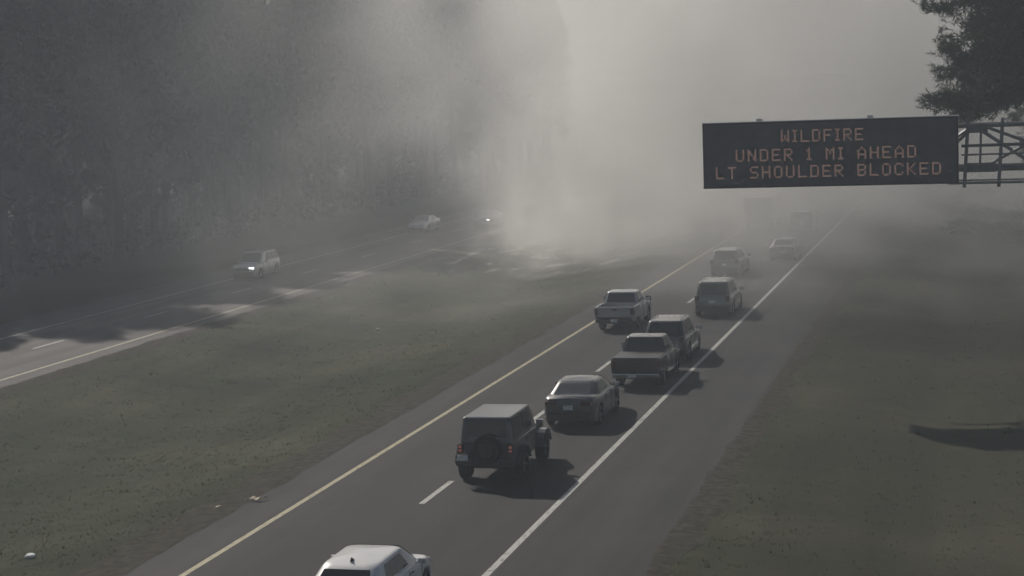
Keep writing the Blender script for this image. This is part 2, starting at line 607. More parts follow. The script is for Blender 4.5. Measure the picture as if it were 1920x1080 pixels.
def plant_tree(x, y, var, s, rz, name, label, cat, group):
    t = thing(name, label, cat, (x, y, gz(x, y)), rz, group)
    t.scale = (s, s, s * random.uniform(0.92, 1.1))
    link('trunk', variants[var][0], t)
    link('crown', variants[var][1], t)
    return t
rt = random.Random(5)
WOOD = 'tall dark tree in the smoky wood along the far carriageway'
for row, (x0, dy, n) in enumerate(((-69.0, 4.4, 48), (-74.0, 4.8, 45), (-80.0, 5.5, 40), (-88.0, 6.5, 34), (-97.0, 8, 28))):
    for k in range(n):
        y = 68 + k * dy + rt.uniform(-1.6, 1.6) + row * 3
        x = x0 + rt.uniform(-2.0, 2.0) + max(0, (y - 150)) * 0.035
        plant_tree(x, y, rt.randrange(5), rt.uniform(1.0, 1.2) * (1.0 + 0.08 * min(1, max(0, (y - 112) / 14)) * min(1, max(0, (160 - y) / 12)) + 0.06 * min(1, max(0, (y - 160) / 15))), rt.uniform(0, 6.28), 'woodland_tree', WOOD, 'tree', 'trees of the wood along the far carriageway')

# low growth at the wood's edge: nobody could count it
def thicket(x0, x1, y0, y1, n, seed, hmax):
    rnd = random.Random(seed)
    v, f = [], []
    for _ in range(n):
        x, y = rnd.uniform(x0, x1), rnd.uniform(y0, y1)
        h = hmax * (0.35 + 0.65 * abs(mnoise.noise(Vector((x * 0.2, y * 0.15, seed)))) * 1.6) * rnd.uniform(0.3, 1)
        leaf_quads(v, f, Vector((x, y, gz(x, y) + h)), 0.9, 14, 0.30, rnd)
    return py_mesh('undergrowth', v, f)
tag(link('undergrowth', thicket(-99, -63.5, 70, 330, 2600, 3, 4.0), mat='leaf_olive'), 'tangled dark undergrowth between the trunks of the wood', 'undergrowth', kind='stuff')

# pines on the right of the road
def pine_meshes(seed, H, low, R, nb, tufts=20):
    rnd = random.Random(seed)
    tv, tf, lv, lf = [], [], [], []
    pts = [Vector((0, 0, -0.4))] + [Vector((0.12 * math.sin(k * 1.3 + seed), 0.12 * math.cos(k * 1.7), H * k / 8)) for k in range(1, 9)]
    limb_tube(tv, tf, pts, [lerp(0.30, 0.04, k / 8) for k in range(9)], 9)
    def tuft(p, d, L):
        n = 14
        for _ in range(n):
            q = (d * 0.8 + Vector((rnd.gauss(0, .7), rnd.gauss(0, .7), rnd.gauss(0, .7)))).normalized()
            o = p + d * rnd.uniform(-0.32, 0.1)
            w = q.orthogonal().normalized() * 0.02
            l = L * rnd.uniform(0.7, 1.15)
            i = len(lv)
            lv.extend([o - w, o + w, o + q * l])
            lf.append((i, i + 1, i + 2))
    for b in range(nb):
        t = (b + rnd.random()) / nb
        z = lerp(low, H * 0.97, t)
        a = b * 2.4 + rnd.uniform(-.6, .6)
        L = R * (1.0 - 0.72 * t ** 1.3) * rnd.uniform(0.5, 1.1)
        rise = rnd.uniform(-0.15, 0.45)
        tt = min(7.99, z / H * 8)
        p0 = pts[int(tt)].lerp(pts[int(tt) + 1], tt - int(tt))
        d = Vector((math.cos(a), math.sin(a), 0))
        bp, br = [], []
        n = 7
        for k in range(n):
            u = k / (n - 1)
            bp.append(p0 + d * L * u + Vector((rnd.uniform(-.25, .25) * u, rnd.uniform(-.25, .25) * u, L * (rise * u - 0.30 * u * u) + rnd.uniform(-.12, .12))))
            br.append(lerp(0.075, 0.018, u))
        limb_tube(tv, tf, bp, br, 5)
        # side branches, each ending in a ragged clump of needle tufts
        for k in range(4 + int(L * 1.6)):
            u = 0.25 + 0.75 * (k + rnd.random()) / (4 + int(L * 1.6))
            i = min(n - 2, int(u * (n - 1)))
            c = bp[i].lerp(bp[i + 1], u * (n - 1) - i)
            side = Vector((-d.y, d.x, 0)) * rnd.uniform(-1, 1)
            sp = (d * rnd.uniform(0.1, 0.9) + side + Vector((0, 0, rnd.uniform(-0.35, 0.8)))).normalized()
            e = c + sp * rnd.uniform(0.4, 1.5) * (1.2 - 0.5 * u)
            limb_tube(tv, tf, [c, e], [0.022, 0.010], 3)
            for _ in range(tufts):
                w = rnd.uniform(0.35, 1.0)
                q = c.lerp(e, w) + Vector((rnd.gauss(0, .26), rnd.gauss(0, .26), rnd.gauss(0, .20)))
                tuft(q, (sp + Vector((rnd.gauss(0, .5), rnd.gauss(0, .5), rnd.gauss(0, .5)))).normalized(), 0.32)
    return py_mesh('trunk', tv, tf, True), py_mesh('crown', lv, lf)

def pine(x, y, seed, H, low, R, nb, label, rz=0.0):
    t = thing('pine_tree', label, 'tree', (x, y, gz(x, y)), rz, 'pines beside the road sign')
    a, b = pine_meshes(seed, H, low, R, nb)
    link('trunk', a, t, 'bark')
    link('crown', b, t, 'pine_needle')
pine(3.3, 84.0, 3, 21.0, 11.2, 7.4, 84, 'dark pine bough overhanging the sign truss, nearest the camera')
pine(4.8, 112.0, 8, 20.0, 9.4, 7.0, 56, 'smoke-faded pine behind the sign truss, below the darker bough')
pine(10.5, 100.0, 13, 22.0, 7.5, 5.5, 30, 'tall pine standing past the end of the sign truss')

# brush along the right verge
def shrub_meshes(seed, h, r):
    rnd = random.Random(seed)
    tv, tf, lv, lf = [], [], [], []
    for k in range(9):
        a = rnd.uniform(0, 6.28)
        e = Vector((math.cos(a) * r * rnd.uniform(.3, .9), math.sin(a) * r * rnd.uniform(.3, .9), h * rnd.uniform(.5, .95)))
        limb_tube(tv, tf, [Vector((0, 0, -.2)), e * 0.5 + Vector((0, 0, .2)), e], [0.06, 0.04, 0.012], 4)
        leaf_quads(lv, lf, e, r * 0.5, 70, 0.22, rnd)
        leaf_quads(lv, lf, e * 0.6, r * 0.5, 40, 0.22, rnd)
    return py_mesh('stem', tv, tf, True), py_mesh('foliage', lv, lf)
shr = []
for i in range(3):
    a, b = shrub_meshes(70 + i, (3.6, 2.8, 4.4)[i], (1.9, 1.7, 2.1)[i])
    a.materials.append(MATS['bark'])
    b.materials.append(MATS[('leaf_dark', 'leaf_olive', 'leaf_brown')[i]])
    shr.append((a, b))
for k in range(20):
    y = 132 + k * 4.0 + rt.uniform(-1, 1)
    x = lerp(2.5, -3.6, min(1, (y - 132) / 30)) + rt.uniform(-1.2, 5.5)
    t = thing('verge_shrub', 'dark shrub in the smoky brush on the verge below the road sign', 'shrub', (x, y, gz(x, y)), rt.uniform(0, 6), 'brush on the verge below the road sign')
    s = rt.uniform(0.8, 1.25)
    t.scale = (s, s, s * 0.36)
    a, b = shr[rt.randrange(3)]
    link('stem', a, t)
    link('foliage', b, t)

# ------------------------------------------------------------------ overhead message sign on its cantilever truss
SX0, SX1, SZ0, SZ1, SY = -10.35, -0.70, 7.53, 10.06, 70.0
SXC, SZC = (SX0 + SX1) / 2, (SZ0 + SZ1) / 2
sw, sh = SX1 - SX0, SZ1 - SZ0
sign = thing('message_sign', 'dark electronic message sign with amber wildfire warning over the shoulder', 'sign', (SXC, SY, SZ0))
zc = sh / 2
link('housing', box_mesh('housing', (0, 0.62, zc), (sw, 1.16, sh), bev=0.03), sign, 'sign_housing')
link('face_panel', box_mesh('face', (0, 0.02, zc), (sw - 0.10, 0.04, sh - 0.10)), sign, 'sign_face')
for nm, c, s in (('frame_rail', (0, 0.0, sh - 0.03), (sw + 0.02, 0.10, 0.06)), ('frame_rail', (0, 0.0, 0.03), (sw + 0.02, 0.10, 0.06)),
                 ('frame_rail', (-sw / 2 + 0.03, 0.0, zc), (0.06, 0.10, sh - 0.12)), ('frame_rail', (sw / 2 - 0.03, 0.0, zc), (0.06, 0.10, sh - 0.12))):
    link(nm, box_mesh(nm, c, s), sign, 'plastic_black')
link('roof_cap', box_mesh('cap', (0, 0.62, sh + 0.012), (sw + 0.06, 1.24, 0.03)), sign, 'sign_rim')
for k in range(2):
    link('vent_hood', box_mesh('vent', (lerp(-sw * 0.28, sw * 0.16, k), 0.75, sh + 0.075), (0.22, 0.3, 0.10), bev=0.02), sign, 'sign_rim')
FONT = {'W': ('10001', '10001', '10001', '10101', '10101', '11011', '10001'), 'I': ('111', '010', '010', '010', '010', '010', '111'),
        'L': ('10000', '10000', '10000', '10000', '10000', '10000', '11111'), 'D': ('11110', '10001', '10001', '10001', '10001', '10001', '11110'),
        'F': ('11111', '10000', '10000', '11110', '10000', '10000', '10000'), 'R': ('11110', '10001', '10001', '11110', '10100', '10010', '10001'),
        'E': ('11111', '10000', '10000', '11110', '10000', '10000', '11111'), 'U': ('10001', '10001', '10001', '10001', '10001', '10001', '01110'),
        'N': ('10001', '11001', '11001', '10101', '10011', '10011', '10001'), '1': ('010', '110', '010', '010', '010', '010', '111'),
        'M': ('10001', '11011', '10101', '10101', '10001', '10001', '10001'), 'A': ('00100', '01010', '10001', '10001', '11111', '10001', '10001'),
        'H': ('10001', '10001', '10001', '11111', '10001', '10001', '10001'), 'T': ('11111', '00100', '00100', '00100', '00100', '00100', '00100'),
        'S': ('01111', '10000', '10000', '01110', '00001', '00001', '11110'), 'O': ('01110', '10001', '10001', '10001', '10001', '10001', '01110'),
        'B': ('11110', '10001', '10001', '11110', '10001', '10001', '11110'), 'C': ('01110', '10001', '10000', '10000', '10000', '10001', '01110'),
        'K': ('10001', '10010', '10100', '11000', '10100', '10010', '10001')}
def text_line(txt, width, zmid, xmid, ch=0.47):
    cols, total = [], 0
    for c in txt:
        w = 4 if c == ' ' else len(FONT[c][0])
        cols.append((c, total, w))
        total += w + 2
    total -= 2
    px = width / total
    pz = ch / 7
    for c, off, w in cols:
        if c == ' ':
            continue
        v, f = [], []
        for r, row in enumerate(FONT[c]):
            for k, b in enumerate(row):
                if b == '1':
                    x = xmid - width / 2 + (off + k + 0.5) * px
                    z = zmid + ch / 2 - (r + 0.5) * pz
                    i = len(v)
                    hx, hz = px * 0.47, pz * 0.47
                    v += [(x - hx, -0.006, z - hz), (x + hx, -0.006, z - hz), (x + hx, -0.006, z + hz), (x - hx, -0.006, z + hz)]
                    f.append((i, i + 1, i + 2, i + 3))
        link('letter', py_mesh('letter', v, f), sign, 'led_amber')
U = sw / 480.0
text_line('WILDFIRE', 155 * U, sh * (1 - 0.225), (1545 - 1557) * U)
text_line('UNDER 1 MI AHEAD', 340 * U, sh * (1 - 0.505), (1550 - 1557) * U)
text_line('LT SHOULDER BLOCKED', 424 * U, sh * (1 - 0.765), (1553 - 1557) * U)

truss = thing('sign_truss', 'grey steel box truss carrying the message sign out from the verge', 'sign structure', (14.0, SY + 1.9, gz(14, SY + 1.9)))
TX, TY, TZ = truss.location
def tl(p): return (p[0] - TX, p[1] - TY, p[2] - TZ)
def tbar(name, p, q, r, seg=8):
    return link(name, bar_mesh(name, tl(p), tl(q), r, seg), truss, 'galvanised')
YF, YB = SY + 1.30, SY + 2.75
ZT, ZB = 9.66, 8.02
XE, XS = -9.6, 14.0
for yy in (YF, YB):
    tbar('chord', (XE, yy, ZT), (XS, yy, ZT), 0.085)
    tbar('chord', (XE, yy, ZB), (XS, yy, ZB), 0.115)
nodes = [XE + (XS - XE) * k / 10 for k in range(11)]
for k in range(10):
    a, b = nodes[k], nodes[k + 1]
    for yy in (YF, YB):
        tbar('diagonal', (a, yy, ZB if k % 2 else ZT), (b, yy, ZT if k % 2 else ZB), 0.055, 6)
    tbar('cross_strut', (b, YF, ZT), (b, YB, ZT), 0.045, 6)
    tbar('cross_strut', (b, YF, ZB), (b, YB, ZB), 0.045, 6)
    tbar('plan_brace', (a, YF, ZT), (b, YB, ZT), 0.04, 6)
# hangers and service walkway beside the sign
for x in (-0.42, 0.85, 2.2):
    link('hanger_post', box_mesh('hanger', tl((x, YF - 0.22, 8.62)), (0.13, 0.13, 2.62), rot=(0, 0.065, 0)), truss, 'galvanised')
tbar('mid_rail', (-0.6, YF - 0.30, 8.90), (6.5, YF - 0.30, 8.96), 0.06)
tbar('mid_rail', (-0.6, YF - 0.34, 8.56), (6.5, YF - 0.34, 8.60), 0.035)
tbar('drop_pipe', (0.08, YF - 0.25, ZB), (0.14, YF - 0.25, ZT), 0.045)
# gusset plates and X-bracing seen right of the sign
link('gusset_plate', box_mesh('gusset', tl((0.02, YF - 0.125, 9.55)), (0.72, 0.03, 0.34)), truss, 'galvanised')
link('gusset_plate', box_mesh('gusset', tl((0.10, YF - 0.125, 8.06)), (1.15, 0.03, 0.36)), truss, 'galvanised')
link('gusset_plate', box_mesh('gusset', tl((1.85, YF - 0.125, 8.95)), (0.62, 0.03, 0.36)), truss, 'galvanised')
for p, q in (((0.25, 9.62), (1.75, 9.02)), ((0.40, 8.15), (1.75, 8.88)), ((1.95, 9.02), (3.45, 9.62)), ((1.95, 8.88), (3.45, 8.15)), ((-0.75, 9.05), (-0.32, 9.45))):
    tbar('diagonal', (p[0], YF - 0.06, p[1]), (q[0], YF - 0.06, q[1]), 0.06, 6)
link('walkway', box_mesh('walkway', tl((3.2, YF - 0.5, 7.50)), (8.6, 0.7, 0.07)), truss, 'galvanised')
tbar('walkway_rail', (-0.9, YF - 0.9, 7.62), (7.4, YF - 0.9, 7.62), 0.03)
tbar('upright', (14.0, SY + 2.0, gz(14, SY + 2) - 0.1), (14.0, SY + 2.0, 10.1), 0.34, 20)
link('base_plinth', box_mesh('plinth', (0, 0.1, 0.25), (1.5, 1.5, 0.8), bev=0.05), truss, 'concrete')

# ------------------------------------------------------------------ vehicles (local +Y is forward, origin on the ground)
def loft_body(prof, W, clear, yr, yf, R, top, shoulder=0.16, plan=None, side_tuck=0.05, flat_top=False):
    """closed shell: stations along y, arches cut by raising the underside over each axle"""
    y0, y1 = prof
    ys = set(frange(y0, y1, 0.18) + [y1])
    ar = R + 0.075
    for yc in (yr, yf):
        for k in range(9):
            ys.add(yc + ar * math.cos(PI * k / 8))
        ys.add(yc + ar + 0.015)
        ys.add(yc - ar - 0.015)
    for k, _ in top:
        if y0 <= k <= y1:
            ys.add(k)
    ys = sorted(y for y in ys if y0 <= y <= y1)
    bm = bmesh.new()
    rings = []
    for y in ys:
        zt = interp(top, y)
        w = W / 2 * interp(plan, y)
        zb = clear + 0.10 * max(0, (y - (y1 - 0.5)) / 0.5) + 0.10 * max(0, ((y0 + 0.5) - y) / 0.5)
        for yc in (yr, yf):
            if abs(y - yc) <= ar + 1e-4:
                zb = max(zb, R + math.sqrt(max(0, ar * ar - (y - yc) ** 2)) - 0.02)
        zs = zt - shoulder
        zb = min(zb, zs - 0.10)
        zm = max(lerp(clear, zs, 0.55), zb + 0.05)
        half = [(w - 0.16, zb), (w - 0.05, zb + 0.0), (w - 0.015, zb + 0.03), (w, zm), (w - 0.012, zs), (w - side_tuck, zs + shoulder * 0.62), (w - side_tuck - 0.09, zt - 0.008)]
        ring = [(-x, z) for x, z in half] + [(0, zt + (0.0 if flat_top else 0.025))] + [(x, z) for x, z in reversed(half)]
        rings.append([bm.verts.new((x, y, z)) for x, z in ring])
    n = len(rings[0])
    for a, b in zip(rings, rings[1:]):
        for k in range(n):
            bm.faces.new((a[k], a[(k + 1) % n], b[(k + 1) % n], b[k]))
    bm.faces.new(rings[0])
    bm.faces.new(list(reversed(rings[-1])))
    return bm_mesh('body', bm, True, 0.75)

def ring_pts(hw, ya, yb, z, r, seg=5):
    """rounded rectangle, ya rear, yb front"""
    pts = []
    r = min(r, hw * 0.9, abs(yb - ya) * 0.45)
    for cx, cyy, a0 in ((hw - r, yb - r, 0), (-hw + r, yb - r, PI / 2), (-hw + r, ya + r, PI), (hw - r, ya + r, 3 * PI / 2)):
        for k in range(seg + 1):
            a = a0 + PI / 2 * k / seg
            pts.append((cx + r * math.cos(a), cyy + r * math.sin(a), z))
    return pts

def cabin_mesh(base, roof, crown, r=0.16, fr=0.05):
    """base, roof: (half width, y rear, y front, z)"""
    bm = bmesh.new()
    levels = []
    (w0, a0, b0, z0), (w1, a1, b1, z1) = base, roof
    t1 = 1.0 - fr / (z1 - z0)
    for t in (0.0, 0.5 * t1, t1):
        levels.append(ring_pts(lerp(w0, w1, t), lerp(a0, a1, t), lerp(b0, b1, t), lerp(z0, z1, t), r))
    we, ae, be = lerp(w0, w1, t1), lerp(a0, a1, t1), lerp(b0, b1, t1)
    for k in range(1, 6):
        th = PI / 2 * k / 5
        ins = (1 - math.cos(th))
        z = z1 - fr * (1 - math.sin(th))
        u = t1 + (1 - t1) * math.sin(th)
        levels.append(ring_pts(lerp(w0, w1, u) - fr * 0.8 * ins, lerp(a0, a1, u) + fr * 1.5 * ins, lerp(b0, b1, u) - fr * 1.5 * ins, z, r))
    last = levels[-1]
    c = sum(p[1] for p in last) / len(last)
    for k in (0.85, 0.65, 0.4, 0.18):
        levels.append([(x * k, c + (y - c) * k, z1 + crown * (1 - k * k)) for x, y, z in last])
    rings = [[bm.verts.new(p) for p in l] for l in levels]
    n = len(rings[0])
    for p, q in zip(rings, rings[1:]):
        for k in range(n):
            bm.faces.new((p[k], p[(k + 1) % n], q[(k + 1) % n], q[k]))
    bm.faces.new(rings[-1])
    return bm_mesh('cabin', bm, True, 0.7)

def pane_mesh(q, mu0, mu1, mv0, mv1, off=0.008, th=0.014):
    """thin pane on the quad q (bl, br, tr, tl), inset by fractions"""
    q = [Vector(p) for p in q]
    def at(u, v):
        return q[0].lerp(q[1], u).lerp(q[3].lerp(q[2], u), v)
    n = (q[1] - q[0]).cross(q[3] - q[0]).normalized()
    c = [at(mu0, mv0), at(mu1, mv0), at(mu1, mv1), at(mu0, mv1)]
    bm = bmesh.new()
    f = [bm.verts.new(p + n * off) for p in c]
    b = [bm.verts.new(p - n * th) for p in c]
    bm.faces.new(f)
    bm.faces.new(list(reversed(b)))
    for k in range(4):
        bm.faces.new((f[k], b[k], b[(k + 1) % 4], f[(k + 1) % 4]))
    return bm_mesh('pane', bm)

def cabin_panes(t, base, roof, splits, glass='glass_dark', rear=(0.09, 0.91, 0.16, 0.90), front=True, rear_on=True, side_v=(0.16, 0.90)):
    (w0, a0, b0, z0), (w1, a1, b1, z1) = base, roof
    if rear_on:
        link('rear_window', pane_mesh([(-w0, a0, z0), (w0, a0, z0), (w1, a1, z1), (-w1, a1, z1)], *rear), t, glass)
    if front:
        link('windscreen', pane_mesh([(w0, b0, z0), (-w0, b0, z0), (-w1, b1, z1), (w1, b1, z1)], 0.07, 0.93, 0.10, 0.93), t, 'glass_dark')
    for s in (1, -1):
        q = [(s * w0, a0, z0), (s * w0, b0, z0), (s * w1, b1, z1), (s * w1, a1, z1)]
        for u0, u1 in splits:
            if s > 0:
                link('side_window', pane_mesh(q, u0, u1, *side_v), t, 'glass_dark')
            else:
                qq = [q[1], q[0], q[3], q[2]]
                link('side_window', pane_mesh(qq, 1 - u1, 1 - u0, *side_v), t, 'glass_dark')

WHEELS = {}
def wheel_meshes(R, w, rimr):
    key = (R, w, rimr)
    if key in WHEELS:
        return WHEELS[key]
    v, f = [], []
    prof = [(rimr, -w / 2 + 0.02), (R - 0.045, -w / 2), (R - 0.01, -w / 2 + 0.03), (R, -w / 4), (R, w / 4), (R - 0.01, w / 2 - 0.03), (R - 0.045, w / 2), (rimr, w / 2 - 0.02)]
    seg = 28
    for s in range(seg):
        a = 2 * PI * s / seg
        for r, x in prof:
            v.append((x, r * math.cos(a), r * math.sin(a)))
    n = len(prof)
    for s in range(seg):
        for k in range(n - 1):
            a, b = s * n + k, ((s + 1) % seg) * n + k
            f.append((a, a + 1, b + 1, b))
    tyre = py_mesh('tyre', v, f, True)
    tyre.materials.append(MATS['rubber'])
    bm = bmesh.new()
    bmesh.ops.create_cone(bm, cap_ends=True, segments=24, radius1=rimr * 1.02, radius2=rimr * 1.02, depth=w * 0.45, matrix=Matrix.Rotation(PI / 2, 4, 'Y'))
    for sd in (-1, 1):
        bmesh.ops.create_cone(bm, cap_ends=True, segments=12, radius1=rimr * 0.25, radius2=rimr * 0.2, depth=0.05, matrix=Matrix.Translation((sd * w * 0.36, 0, 0)) @ Matrix.Rotation(sd * PI / 2, 4, 'Y'))
        for k in range(5):
            a = 2 * PI * k / 5
            add_box(bm, (sd * w * 0.33, rimr * 0.55 * math.cos(a), rimr * 0.55 * math.sin(a)), (0.03, rimr * 0.95, rimr * 0.22), rot=(a, 0, 0))
    rim = bm_mesh('rim', bm)
    WHEELS[key] = (tyre, rim)
    return WHEELS[key]

def wheels(t, W, yr, yf, R, w=0.22, rimr=None, rim='rim_grey'):
    rimr = rimr or R * 0.66
    ty, ri = wheel_meshes(R, w, rimr)
    ri = ri.copy()
    ri.materials.append(MATS[rim])
    for s in (1, -1):
        for y in (yr, yf):
            o = link('wheel', ty, t, loc=(s * (W / 2 - w / 2 - 0.01), y, R))
            link('rim', ri, o)

def mirrors(t, hw, y, z, mat, size=(0.20, 0.09, 0.13)):
    for s in (1, -1):
        bm = bmesh.new()
        add_box(bm, (s * (hw + 0.13), y, z), size, bev=0.025)
        add_box(bm, (s * (hw + 0.02), y + 0.01, z - 0.04), (0.10, 0.04, 0.04))
        m = link('wing_mirror', bm_mesh('mirror', bm), t, mat)
        link('mirror_glass', box_mesh('mglass', (s * (hw + 0.13), y - size[1] / 2 - 0.004, z), (size[0] * 0.84, 0.006, size[2] * 0.8)), m, 'chrome')

def lamp(t, name, c, s, mat, bev=0.015):
    return link(name, box_mesh(name, c, s, bev=bev), t, mat)

def handles(t, W, ys, z):
    for s in (1, -1):
        for y in ys:
            link('door_handle', box_mesh('handle', (s * (W / 2 + 0.004), y, z), (0.025, 0.17, 0.03), bev=0.006), t, 'plastic_black')

def door_gaps(t, W, ys, z0, z1):
    for s in (1, -1):
        for y in ys:
            link('door_seam', box_mesh('seam', (s * (W / 2 - 0.006), y, (z0 + z1) / 2), (0.016, 0.014, z1 - z0)), t, 'plastic_black')

def sedan(name, label, loc, rz, mat, fin=False, lit=False, H=1.44, W=1.84, L=4.75, head=False, roof_y=(-1.00, 0.22)):
    t = thing(name, label, 'car', loc, rz, 'vehicles on the highway')
    R, yr, yf = 0.335, -1.42, 1.40
    y0, y1 = -L / 2, L / 2
    top = [(y0, 0.86), (y0 + 0.05, 1.00), (y0 + 0.25, 1.06), (y0 + 0.75, 1.05), (-1.2, 1.0), (0.9, 0.98), (1.25, 0.94), (1.8, 0.88), (y1 - 0.15, 0.76), (y1, 0.62)]
    plan = [(y0, 0.80), (y0 + 0.12, 0.90), (y0 + 0.5, 0.975), (y0 + 1.2, 1.0), (1.2, 1.0), (y1 - 0.5, 0.95), (y1 - 0.15, 0.84), (y1, 0.70)]
    link('body', loft_body((y0, y1), W, 0.19, yr, yf, R, top, plan=plan), t, mat)
    base = (W / 2 - 0.10, y0 + 0.50, 1.22, 0.965)
    roof = (W / 2 - 0.29, roof_y[0], roof_y[1], H - 0.06)
    link('cabin', cabin_mesh(base, roof, 0.06, 0.26, 0.085), t, mat)
    cabin_panes(t, base, roof, ((0.24, 0.47), (0.49, 0.76)), 'glass_painted_sky' if mat == 'paint_black' else 'glass_dark', rear=(0.11, 0.89, 0.08, 0.80), side_v=(0.12, 0.80))
    wheels(t, W, yr, yf, R)
    mirrors(t, W / 2 - 0.02, 0.72, 1.03, mat)
    lamp(t, 'bumper', (0, y0 + 0.03, 0.42), (W * 0.80, 0.16, 0.26), 'plastic_black', 0.05)
    lamp(t, 'bumper', (0, y1 - 0.06, 0.36), (W * 0.68, 0.14, 0.22), 'plastic_black', 0.05)
    for s in (1, -1):
        lamp(t, 'taillight', (s * (W / 2 - 0.33), y0 + 0.015, 0.86), (0.36, 0.10, 0.13), 'tail_lit' if lit else 'tail_red')
        lamp(t, 'headlight', (s * (W / 2 - 0.36), y1 - 0.10, 0.64), (0.30, 0.14, 0.11), 'headlight_lit' if head and s < 0 else 'lamp_clear')
    lamp(t, 'licence_plate', (0, y0 - 0.012, 0.72), (0.32, 0.03, 0.15), 'plate', 0.004)
    handles(t, W, (-0.55, 0.35), 0.86)
    door_gaps(t, W, (-0.72, 0.17, 1.06), 0.34, 0.92)
    if fin:
        link('roof_antenna', py_mesh('fin', [(-.025, -.09, 0), (.025, -.09, 0), (.02, .10, 0), (-.02, .10, 0), (0, -.075, .09), (0, -.03, .085)],
             [(0, 1, 4), (1, 2, 5, 4), (3, 0, 4, 5), (2, 3, 5), (0, 3, 2, 1)]), t, 'plastic_black', loc=(0, roof[1] + 0.20, H - 0.045))
    return t

def suv(name, label, loc, rz, mat, H=1.74, W=1.90, L=4.65, cat='car', head=False, roofmat=None, R=0.36):
    t = thing(name, label, cat, loc, rz, 'vehicles on the highway')
    y0, y1 = -L / 2, L / 2
    yr, yf = y0 + 0.95, y1 - 0.92
    top = [(y0, 0.90), (y0 + 0.06, 1.08), (y0 + 0.3, 1.10), (0.6, 1.08), (y1 - 1.15, 1.04), (y1 - 0.5, 0.99), (y1 - 0.1, 0.90), (y1, 0.74)]
    plan = [(y0, 0.86), (y0 + 0.12, 0.94), (y0 + 0.5, 0.985), (y0 + 1.2, 1.0), (1.2, 1.0), (y1 - 0.5, 0.96), (y1 - 0.12, 0.86), (y1, 0.76)]
    link('body', loft_body((y0, y1), W, 0.23, yr, yf, R, top, plan=plan), t, mat)
    base = (W / 2 - 0.08, y0 + 0.10, y1 - 1.12, 1.06)
    roof = (W / 2 - 0.24, y0 + 0.42, y1 - 1.95, H - 0.06)
    link('cabin', cabin_mesh(base, roof, 0.04, 0.18, 0.07), t, roofmat or mat)
    cabin_panes(t, base, roof, ((0.07, 0.27), (0.29, 0.51), (0.53, 0.80)), rear=(0.10, 0.90, 0.14, 0.84))
    wheels(t, W, yr, yf, R, 0.24)
    mirrors(t, W / 2 - 0.02, y1 - 1.55, 1.14, mat, (0.22, 0.10, 0.17))
    lamp(t, 'bumper', (0, y0 + 0.02, 0.48), (W * 0.84, 0.18, 0.26), 'plastic_black', 0.05)
    lamp(t, 'bumper', (0, y1 - 0.05, 0.44), (W * 0.74, 0.16, 0.24), 'plastic_black', 0.05)
    for s in (1, -1):
        lamp(t, 'taillight', (s * (W / 2 - 0.20), y0 + 0.03, 0.98), (0.22, 0.14, 0.26), 'tail_red')
        lamp(t, 'headlight', (s * (W / 2 - 0.36), y1 - 0.09, 0.80), (0.34, 0.14, 0.13), 'headlight_lit' if head and s < 0 else 'lamp_clear')
        link('roof_rail', bar_mesh('rail', (s * (roof[0] - 0.06), roof[1] + 0.15, H - 0.005), (s * (roof[0] - 0.06), roof[2] - 0.1, H - 0.005), 0.018), t, 'plastic_black')
    link('grille', box_mesh('grille', (0, y1 - 0.03, 0.68), (0.9, 0.06, 0.2), bev=0.02), t, 'plastic_black')
    lamp(t, 'licence_plate', (0, y0 - 0.01, 0.80), (0.32, 0.03, 0.15), 'plate', 0.004)
    handles(t, W, (-0.75, 0.25), 0.96)
    door_gaps(t, W, (-0.95, 0.08, 0.98), 0.40, 1.02)
    return t

